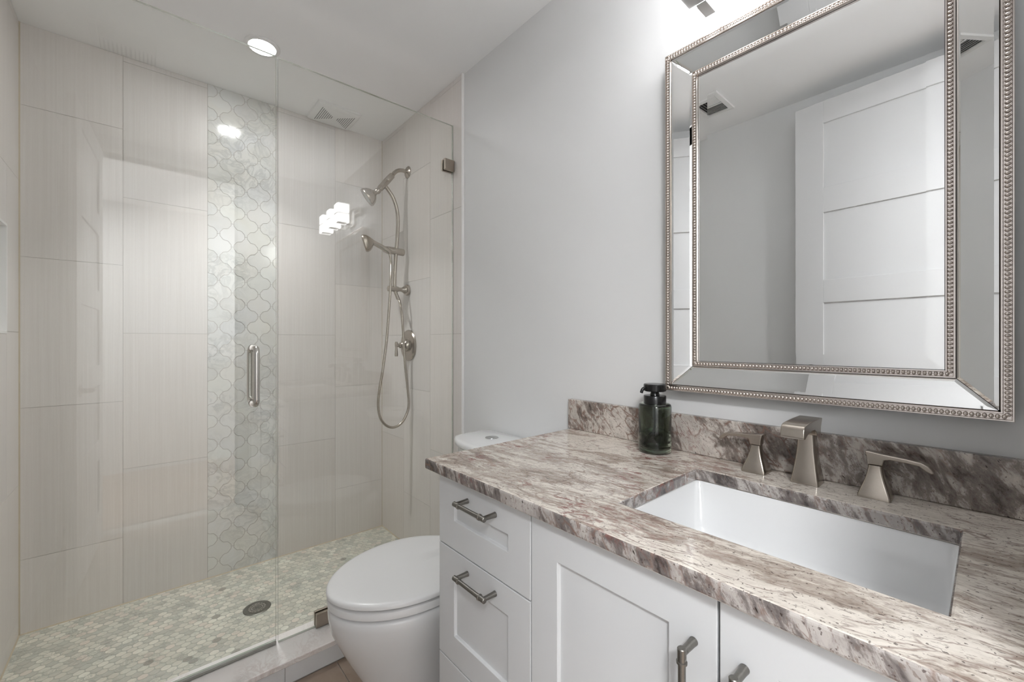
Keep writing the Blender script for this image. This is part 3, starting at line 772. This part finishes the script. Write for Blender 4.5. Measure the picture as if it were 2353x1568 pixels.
for y0, y1, hy in ((0.236+gp, 0.592-gp, 0.2685), (VY0+0.004, 0.236-gp*1.3, 0.2035)):
    dd = obj('door', shaker(y0, y1, 0.062+gp, 0.834, 0.068, 0.070, 0.070), M['white'], van, bevel=0.0012)
    bar_handle(dd, (hy, 0.764-0.064), 0.128, True)

# countertop with sink cut-out
CX0, CX1, CY0, CY1 = 0.672, 0.991, 0.031, 0.461
bm = bmesh.new()
xs = [0.546, CX0, CX1, XM]; ys = [YF, CY0, CY1, 0.970]; g = {}
for i in range(4):
    for j in range(4): g[i, j] = bm.verts.new((xs[i], ys[j], ZCT))
for i in range(3):
    for j in range(3):
        if (i, j) != (1, 1): bm.faces.new((g[i, j], g[i+1, j], g[i+1, j+1], g[i, j+1]))
r = bmesh.ops.extrude_face_region(bm, geom=bm.faces[:])
for v in r['geom']:
    if isinstance(v, bmesh.types.BMVert): v.co.z = 0.838
bmesh.ops.recalc_face_normals(bm, faces=bm.faces); bm.normal_update()
for f in bm.faces: f.material_index = 0 if abs(f.normal.z) > 0.5 else 1
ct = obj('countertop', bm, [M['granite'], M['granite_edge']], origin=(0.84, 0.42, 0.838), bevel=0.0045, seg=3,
         label='polished cream and brown granite countertop with a rectangular sink cut-out', category='countertop')
bm = bx((XM-0.020, YF, ZCT+0.0004), (XM-0.0005, 0.978, 0.967))
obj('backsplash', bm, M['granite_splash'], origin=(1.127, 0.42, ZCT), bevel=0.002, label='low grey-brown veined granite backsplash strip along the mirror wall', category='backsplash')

# undermount sink
snk = thing('sink', (0.83, 0.246, 0.68), 'white rectangular undermount porcelain basin beneath the granite cut-out', 'sink')
bm = bmesh.new()
def rrect(x0, x1, y0, y1, rad, z, n=6):
    pts = []
    for cx_, cy_, a0 in ((x1-rad, y1-rad, 0), (x0+rad, y1-rad, pi/2), (x0+rad, y0+rad, pi), (x1-rad, y0+rad, 3*pi/2)):
        for k in range(n+1):
            a = a0+pi/2*k/n; pts.append((cx_+rad*cos(a), cy_+rad*sin(a), z))
    return pts
e = 0.004
rs = [rrect(CX0-0.02, CX1+0.02, CY0-0.02, CY1+0.02, 0.02, 0.8372), rrect(CX0-e, CX1+e, CY0-e, CY1+e, 0.014, 0.8372), rrect(CX0-e+0.002, CX1+e-0.002, CY0-e+0.002, CY1+e-0.002, 0.016, 0.834),
      rrect(CX0+0.004, CX1-0.004, CY0+0.004, CY1-0.004, 0.022, 0.735), rrect(CX0+0.010, CX1-0.010, CY0+0.010, CY1-0.010, 0.026, 0.718), rrect(CX0+0.026, CX1-0.026, CY0+0.026, CY1-0.026, 0.03, 0.7085), rrect(0.80, 0.86, 0.215, 0.277, 0.028, 0.705)]
rings(bm, rs, False); vs = bm.verts[:]
bm.verts.ensure_lookup_table(); n = len(rs[0]); bm.faces.new([bm.verts[len(bm.verts)-n+k] for k in range(n)])
o = obj('basin', bm, M['porcelain'], snk, smooth=40)
md = o.modifiers.new('solid', 'SOLIDIFY'); md.thickness = 0.004; md.offset = -1
bm = bmesh.new(); lathe(bm, (0.83, 0.246, 0.7052), (0, 0, 1), [(0, 0.023), (0.002, 0.023), (0.003, 0.020), (0.0025, 0.016), (0.006, 0.014), (0.007, 0.010)], 32)
obj('drain', bm, M['nickel'], snk, smooth=40)

# faucet spout and handles
def square_ring(cx_, cy_, hx, hy, z, rad=0.004): return rrect(cx_-hx, cx_+hx, cy_-hy, cy_+hy, min(rad, hx*0.6, hy*0.6), z, 3)
t = thing('faucet_spout', (1.074, 0.260, ZCT), 'brushed nickel faucet spout with a flared square pillar, centred behind the basin', 'faucet')
bm = bmesh.new(); fx, fy = 1.076, 0.2605; rs = []
for z, hx, hy in ((0.8655, 0.0255, 0.0255), (0.872, 0.0250, 0.0250), (0.89, 0.0222, 0.0222), (0.915, 0.0185, 0.0188), (0.940, 0.0160, 0.0162), (0.965, 0.0150, 0.0150), (0.986, 0.0150, 0.0148)):
    rs.append(square_ring(fx, fy, hx, hy, z))
rings(bm, rs); obj('pillar', bm, nk, t, smooth=40)
bm = bmesh.new()
poly = [(1.104, 1.0035), (1.097, 1.0045), (1.050, 1.0045), (1.000, 1.0035), (0.982, 1.0020), (0.974, 0.9990), (0.970, 0.9930), (0.968, 0.9780), (0.970, 0.9750), (0.977, 0.9750), (0.995, 0.9815), (1.025, 0.9850), (1.045, 0.9840), (1.056, 0.9780), (1.061, 0.9700), (1.091, 0.9700), (1.093, 0.9850)]
prism(bm, poly, fy-0.0210, fy+0.0205, 'y'); obj('spout', bm, M['steel'] if False else nk, t, bevel=0.002, smooth=40, seg=3)
def f_handle(cyy, sgn, label):
    t = thing('water_tap', (1.076, cyy, ZCT), label, 'tap', 'lever taps beside the spout')
    bm = bmesh.new(); rs = []
    for z, h in ((0.8655, 0.0250), (0.871, 0.0246), (0.884, 0.0205), (0.898, 0.0158), (0.912, 0.0122), (0.922, 0.0108), (0.9275, 0.0105)):
        rs.append(square_ring(1.076, cyy, h*0.98, h, z))
    rings(bm, rs); obj('base', bm, nk, t, smooth=40)
    bm = bmesh.new()
    P = [(-0.0115, 0.9285), (-0.0120, 0.9400), (-0.0150, 0.9535), (-0.0120, 0.9540), (0.010, 0.9515), (0.045, 0.9490), (0.064, 0.9470), (0.074, 0.9425), (0.081, 0.9330), (0.082, 0.9300), (0.078, 0.9285), (0.071, 0.9320), (0.062, 0.9395), (0.045, 0.9415), (0.022, 0.9425), (0.0135, 0.9400), (0.0110, 0.9285)]
    prism(bm, [(cyy+sgn*a, z) for a, z in P], 1.0655, 1.0875, 'x'); obj('lever', bm, nk, t, bevel=0.0018, seg=3, smooth=40)
f_handle(0.3605, 1, 'small nickel tap with flared foot left of the spout, lever pointing to the soap bottle')
f_handle(0.1480, -1, 'small nickel tap with flared foot right of the spout, its lever pointing away')

# soap dispenser
bxx, byy = 1.0585, 0.6105
t = thing('soap_dispenser', (bxx, byy, ZCT), 'dark green glass soap pump bottle with a black top on the granite counter', 'soap dispenser')
bm = bmesh.new(); z0 = ZCT+0.0006
lathe(bm, (bxx, byy, z0), (0, 0, 1), [(0, 0.036), (0.001, 0.040), (0.004, 0.0432), (0.012, 0.0435), (0.125, 0.0435), (0.131, 0.0415), (0.1335, 0.037), (0.134, 0.027),
      (0.131, 0.026), (0.1305, 0.036), (0.128, 0.0405), (0.124, 0.0412), (0.016, 0.0412), (0.012, 0.038), (0.011, 0.0)], 48, cap=False)
for v in [v for v in bm.verts if (v.co-Vector((bxx, byy, v.co.z))).length < 0.001]: pass
bmesh.ops.remove_doubles(bm, verts=bm.verts, dist=0.0001); bmesh.ops.holes_fill(bm, edges=[e_ for e_ in bm.edges if e_.is_boundary], sides=0)
obj('bottle', bm, M['bottle'], t, smooth=50)
bm = bmesh.new(); lathe(bm, (bxx, byy, z0), (0, 0, 1), [(0.0125, 0.036), (0.017, 0.0404), (0.048, 0.0404), (0.0485, 0.039)], 48); obj('liquid', bm, M['liquid'], t, smooth=50)
bm = bmesh.new(); tube(bm, [(bxx, byy, z0+0.128), (bxx, byy, z0+0.09)], 0.0062, 12); tube(bm, smoothpath([(bxx, byy, z0+0.09), (bxx, byy, z0+0.062), (bxx-0.006, byy+0.008, z0+0.04), (bxx-0.014, byy+0.018, z0+0.0165)], 5), 0.0036, 12)
obj('dip_tube', bm, M['tube_clear'], t, smooth=50)
bm = bmesh.new(); lathe(bm, (bxx, byy, z0), (0, 0, 1), [(0.1305, 0.0285), (0.131, 0.0295), (0.153, 0.0298), (0.155, 0.0285), (0.1555, 0.0135), (0.164, 0.0105), (0.1665, 0.0105)], 40); obj('collar', bm, M['black'], t, smooth=35)
bm = bmesh.new(); lathe(bm, (bxx, byy, z0), (0, 0, 1), [(0.1655, 0.0115), (0.1665, 0.0275), (0.168, 0.0298), (0.184, 0.0298), (0.1865, 0.028)], 40)
obj('pump_head', bm, M['black'], t, smooth=35)
bm = bmesh.new(); nd = Vector((-0.80, 0.45, 0)).normalized(); b0 = Vector((bxx, byy, z0+0.176))
tube(bm, smoothpath([b0+nd*0.020, b0+nd*0.030, b0+nd*0.037+Vector((0, 0, -0.004)), b0+nd*0.041+Vector((0, 0, -0.014))], 5), [0.0042]*15+[0.0032], 14); obj('nozzle', bm, M['black'], t, smooth=50)

# ------------------------------------------------------------------ WALL MIRROR
MY0, MY1, MZ0, MZ1 = -0.0275, 0.6005, 1.033, 1.9660
mir = thing('wall_mirror', (1.1335, (MY0+MY1)/2, MZ0), 'large rectangular mirror with a mirrored border and silver beaded edges above the sink', 'mirror')
def ringrect(off, x): return [(x, MY0+off, MZ0+off), (x, MY1-off, MZ0+off), (x, MY1-off, MZ1-off), (x, MY0+off, MZ1-off)]
def molding(name, o0, o1, xb, xf, bead_off, bead_r, label=None):
    """picture-frame strip from inset o0 to o1, back at xb, front face about xf, with a row of beads"""
    bm = bmesh.new(); w = o1-o0
    prof = [(o0, xb), (o0, xf+0.003), (o0+0.001, xf+0.0008), (o0+0.0028, xf+0.0008), (o0+0.0038, xf+0.0035), (o1-0.0038, xf+0.0035), (o1-0.0028, xf+0.0008), (o1-0.0008, xf+0.0010), (o1, xf+0.004), (o1, xb)]
    vr = [[bm.verts.new(p) for p in ringrect(a, x)] for a, x in prof]
    for i in range(len(vr)-1):
        for j in range(4): bm.faces.new((vr[i][j], vr[i][(j+1) % 4], vr[i+1][(j+1) % 4], vr[i+1][j]))
    for j in range(4): bm.faces.new((vr[-1][j], vr[-1][(j+1) % 4], vr[0][(j+1) % 4], vr[0][j]))
    c = ringrect(bead_off, xf+0.0028)
    pitch = 0.0074
    for j in range(4):
        a, b = Vector(c[j]), Vector(c[(j+1) % 4]); ln = (b-a).length; n = int(ln/pitch); d = (b-a)/n
        dd = d.normalized(); sd = Vector((0, dd.z, -dd.y))
        for k in range(n):
            p = a + d*(k+0.5)
            rs = []
            for lat in range(0, 4):
                th = lat*pi/6
                rr = bead_r*cos(th)
                rs.append([p + Vector((-bead_r*sin(th), 0, 0)) + dd*rr*cos(2*pi*m/8)*0.92 + sd*rr*sin(2*pi*m/8)*1.1 for m in range(8)])
            rings(bm, rs, False)
            vtop = bm.verts[:][-8:] if False else None
            f = bm.faces.new([bm.verts.new(q_) for q_ in rs[-1]])
            # small side ridge between beads
    return bm
bm = molding('f', 0.0, 0.0165, 1.128, 1.0945, 0.0080, 0.0037); obj('outer_beaded_frame', bm, M['beads'], mir, smooth=35, label='silver beaded outer edge')
bm = molding('f', 0.0690, 0.0830, 1.128, 1.1100, 0.0762, 0.0034); obj('inner_beaded_frame', bm, M['beads'], mir, smooth=35, label='silver beaded inner edge')
# backing (dark gap lines)
bm = bmesh.new(); box(bm, (1.1235, MY0+0.010, MZ0+0.010), (1.1290, MY1-0.010, MZ1-0.010)); obj('backing', bm, M['dark'], mir)
# four tilted bevelled mirror strips
def strip(j):
    o0, o1, x0, x1 = 0.0178, 0.0680, 1.0985, 1.1150
    A = ringrect(o0, x0); B = ringrect(o1, x1)
    a, b, c, d = [Vector(p) for p in (A[j], A[(j+1) % 4], B[(j+1) % 4], B[j])]
    g_ = 0.0007; dr_ = (b-a).normalized(); a += dr_*g_; b -= dr_*g_; c -= dr_*g_; d += dr_*g_
    bm = bmesh.new()
    outer = [a, b, c, d]; ctr = (a+b+c+d)/4
    nrm = (b-a).cross(d-a).normalized(); nrm = nrm if nrm.x < 0 else -nrm
    def inset(q, s):
        out = []
        for i in range(4):
            p, pn, pp = q[i], q[(i+1) % 4], q[(i-1) % 4]
            u1 = (pn-p).normalized(); u2 = (pp-p).normalized(); sn = u1.cross(u2).length
            out.append(p + (u1+u2)*(s/sn))
        return out
    inn = inset(outer, 0.0055)
    fr = [bm.verts.new(p+nrm*0.0010) for p in inn]; ou = [bm.verts.new(p) for p in outer]; bk = [bm.verts.new(p-nrm*0.003) for p in outer]
    bm.faces.new(fr)
    for i in range(4):
        bm.faces.new((ou[i], ou[(i+1) % 4], fr[(i+1) % 4], fr[i])); bm.faces.new((bk[i], bk[(i+1) % 4], ou[(i+1) % 4], ou[i]))
    bm.faces.new(bk)
    return bm
for j in range(4): obj('border_mirror', strip(j), M['mirror'], mir)
bm = bmesh.new()
o0 = 0.0838; rings(bm, [ringrect(o0, 1.1215), ringrect(o0, 1.1186), ringrect(o0+0.024, 1.1178)]); obj('mirror_glass', bm, M['mirror'], mir)
mir.rotation_euler = (0, -0.0015, 0)

# ------------------------------------------------------------------ VANITY LIGHT
vl = thing('vanity_light', (XM, 0.285, 2.00), 'three-lamp wall light with square frosted shades on a nickel bar above the mirror', 'wall light')
bm = bx((XM-0.018, 0.215, 2.03), (XM-0.0005, 0.355, 2.16)); obj('wall_plate', bm, M['steel'], vl, bevel=0.003)
bm = bx((XM-0.040, 0.04, 2.085), (XM-0.0185, 0.53, 2.112)); obj('bar', bm, M['steel'], vl, bevel=0.002)
for yc in (0.103, 0.285, 0.467):
    x0, x1, h, z0, z1, th = 0.955, 1.033, 0.038, 2.000, 2.128, 0.007
    bm = bmesh.new()      # open square tube of frosted glass
    box(bm, (x0, yc-h, z0), (x0+th, yc+h, z1)); box(bm, (x1-th, yc-h, z0), (x1, yc+h, z1))
    box(bm, (x0+th, yc-h, z0), (x1-th, yc-h+th, z1)); box(bm, (x0+th, yc+h-th, z0), (x1-th, yc+h, z1))
    obj('shade', bm, M['shade'], vl, label='glowing square frosted shade')
    bm = bmesh.new()
    box(bm, (x0+th+0.001, yc-h+th+0.001, 2.0012), (x1-th-0.001, yc+h-th-0.001, 2.0060))
    box(bm, (x1-th-0.001, yc-0.012, 1.9975), (1.077, yc+0.012, 2.0008)); box(bm, (1.0735, yc-0.012, 2.0008), (1.077, yc+0.012, 2.100)); box(bm, (1.077, yc-0.012, 2.090), (XM-0.0402, yc+0.012, 2.100))
    obj('bracket', bm, M['satin'], vl)
    bm = bmesh.new(); q = 0.0012
    for zb in (2.058,):
        box(bm, (x0-q, yc-h-q, zb), (x1+q, yc-h-0.0002, zb+0.005)); box(bm, (x0-q, yc+h+0.0002, zb), (x1+q, yc+h+q, zb+0.005))
        box(bm, (x0-q, yc-h-0.0002, zb), (x0-0.0002, yc+h+0.0002, zb+0.005)); box(bm, (x1+0.0002, yc-h-0.0002, zb), (x1+q, yc+h+0.0002, zb+0.005))
    obj('metal_band', bm, M['pewter'], vl)

# ------------------------------------------------------------------ CEILING FITTINGS
t = thing('recessed_light', (0.377, 2.062, ZC-0.004), 'round lit recessed ceiling downlight over the shower', 'ceiling light')
bm = bmesh.new(); lathe(bm, (0.377, 2.062, ZC-0.0002), (0, 0, -1), [(0, 0.068), (0.003, 0.068), (0.006, 0.064), (0.007, 0.052), (0.003, 0.049)], 56); obj('trim_ring', bm, M['plastic'], t, smooth=40)
bm = bmesh.new(); lathe(bm, (0.377, 2.062, ZC-0.0035), (0, 0, -1), [(0, 0.0485), (0.0015, 0.0485)], 48); obj('lens', bm, M['lamp'], t)
la = bpy.data.lights.new('downlight_beam', 'AREA'); la.shape = 'DISK'; la.size = 0.09; la.energy = BEAM; la.spread = radians(90); la.color = (0.985, 0.99, 1.0)
lo = bpy.data.objects.new('downlight_beam', la); COL.objects.link(lo); lo.location = (0.377, 2.062, ZC-0.0075)

fx0, fx1, fy0, fy1 = 0.682, 0.910, 2.312, 2.530
t = thing('exhaust_fan', ((fx0+fx1)/2, (fy0+fy1)/2, ZC-0.018), 'white square slotted exhaust fan grille on the ceiling against the shower back wall', 'exhaust fan')
bm = bmesh.new()
rings(bm, [[(fx0+q, fy0+q, z), (fx1-q, fy0+q, z), (fx1-q, fy1-q, z), (fx0+q, fy1-q, z)] for q, z in ((0, ZC-0.0003), (0.001, ZC-0.009), (0.012, ZC-0.0175), (0.03, ZC-0.020))])
obj('cover', bm, M['plastic'], t, smooth=30)
cxx, cyy = (fx0+fx1)/2, (fy0+fy1)/2
slot_m = simple('fan_slot_grey', (0.22, 0.22, 0.215), 0.7)
for sg in (-1, 1):
    for k in range(1, 9):
        o_ = k*0.0098+0.006; hl = o_*0.92
        obj('slot', bx((cxx+sg*o_-0.0019, cyy-hl, ZC-0.0207), (cxx+sg*o_+0.0019, cyy+hl, ZC-0.0198)), slot_m, t)

rx, ry, rh = -0.058, 1.028, 0.115
t = thing('air_register', (rx, ry, ZC-0.012), 'white square louvred air register on the ceiling, seen in the mirror', 'air vent')
bm = bmesh.new()
vr = rings(bm, [[(rx-q, ry-q, z), (rx+q, ry-q, z), (rx+q, ry+q, z), (rx-q, ry+q, z)] for q, z in ((rh, ZC-0.0003), (rh-0.002, ZC-0.008), (rh-0.022, ZC-0.010), (rh-0.024, ZC-0.002))], False)
obj('frame', bm, M['plastic'], t)
bm = bx((rx-rh+0.02, ry-rh+0.02, ZC-0.0016), (rx+rh-0.02, ry+rh-0.02, ZC-0.0006)); obj('duct_opening', bm, M['dark'], t)
bm = bmesh.new(); q = rh-0.024
for k in range(7):
    for sg in (-1, 1):
        x = rx+sg*(0.012+k*0.0135)
        prism(bm, [(x, ZC-0.011), (x+0.0015, ZC-0.011), (x+0.0015+sg*0.007, ZC-0.003), (x+sg*0.007, ZC-0.003)], ry-q, ry+0.015, 'y')
for k in range(5):
    y = ry+0.028+k*0.0145
    prism(bm, [(y, ZC-0.011), (y+0.0015, ZC-0.011), (y+0.009, ZC-0.003), (y+0.0075, ZC-0.003)], rx-q, rx+q, 'x')
box(bm, (rx-q, ry+0.014, ZC-0.0115), (rx+q, ry+0.021, ZC-0.002)); box(bm, (rx-0.004, ry-q, ZC-0.0115), (rx+0.004, ry+0.015, ZC-0.002))
obj('louvre', bm, M['plastic'], t)

# ------------------------------------------------------------------ OPEN DOOR LEAF (seen in the mirror)
HG = (-0.216, -0.10); FE = (-0.262, 0.650); ang = atan2(FE[1]-HG[1], FE[0]-HG[0]); DW = hypot(FE[0]-HG[0], FE[1]-HG[1])
door = thing('door_1', (HG[0], HG[1], ZF), 'white five-panel shaker door standing open along the left wall', 'door', kind='structure')
bm = bmesh.new(); z0, z1 = -0.022, 2.33; st = 0.118; T0, T1 = -0.0175, 0.0175
Zs = [(2.224, 1.911), (1.791, 1.463), (1.354, 1.030), (0.915, 0.590), (0.475, 0.165)]
def dbox(a, b): box(bm, (a[0]+HG[0], a[1]+HG[1], a[2]), (b[0]+HG[0], b[1]+HG[1], b[2]))
dbox((0, T0, z0), (st, T1, z1)); dbox((DW-st, T0, z0), (DW, T1, z1))
edges = [z1]+[v for p_ in Zs for v in p_]+[z0]
for k in range(0, len(edges), 2): dbox((st, T0, edges[k+1]), (DW-st, T1, edges[k]))
dbox((st-0.005, T0+0.009, z0+0.01), (DW-st+0.005, T1-0.009, z1-0.01))
obj('leaf', bm, M['door'], door, bevel=0.0012)
bm = bmesh.new()
lathe(bm, (HG[0]+DW-0.065, HG[1]-0.0176, 0.93), (0, -1, 0), [(0, 0.030), (0.006, 0.029), (0.008, 0.012), (0.045, 0.011)], 28)
tube(bm, [(HG[0]+DW-0.065, HG[1]-0.060, 0.93), (HG[0]+DW-0.12, HG[1]-0.062, 0.93), (HG[0]+DW-0.175, HG[1]-0.060, 0.928)], [0.010, 0.0085, 0.007], 16)
obj('lever_handle', bm, M['nickel'], door, smooth=40)
door.rotation_euler = (0, 0, ang)
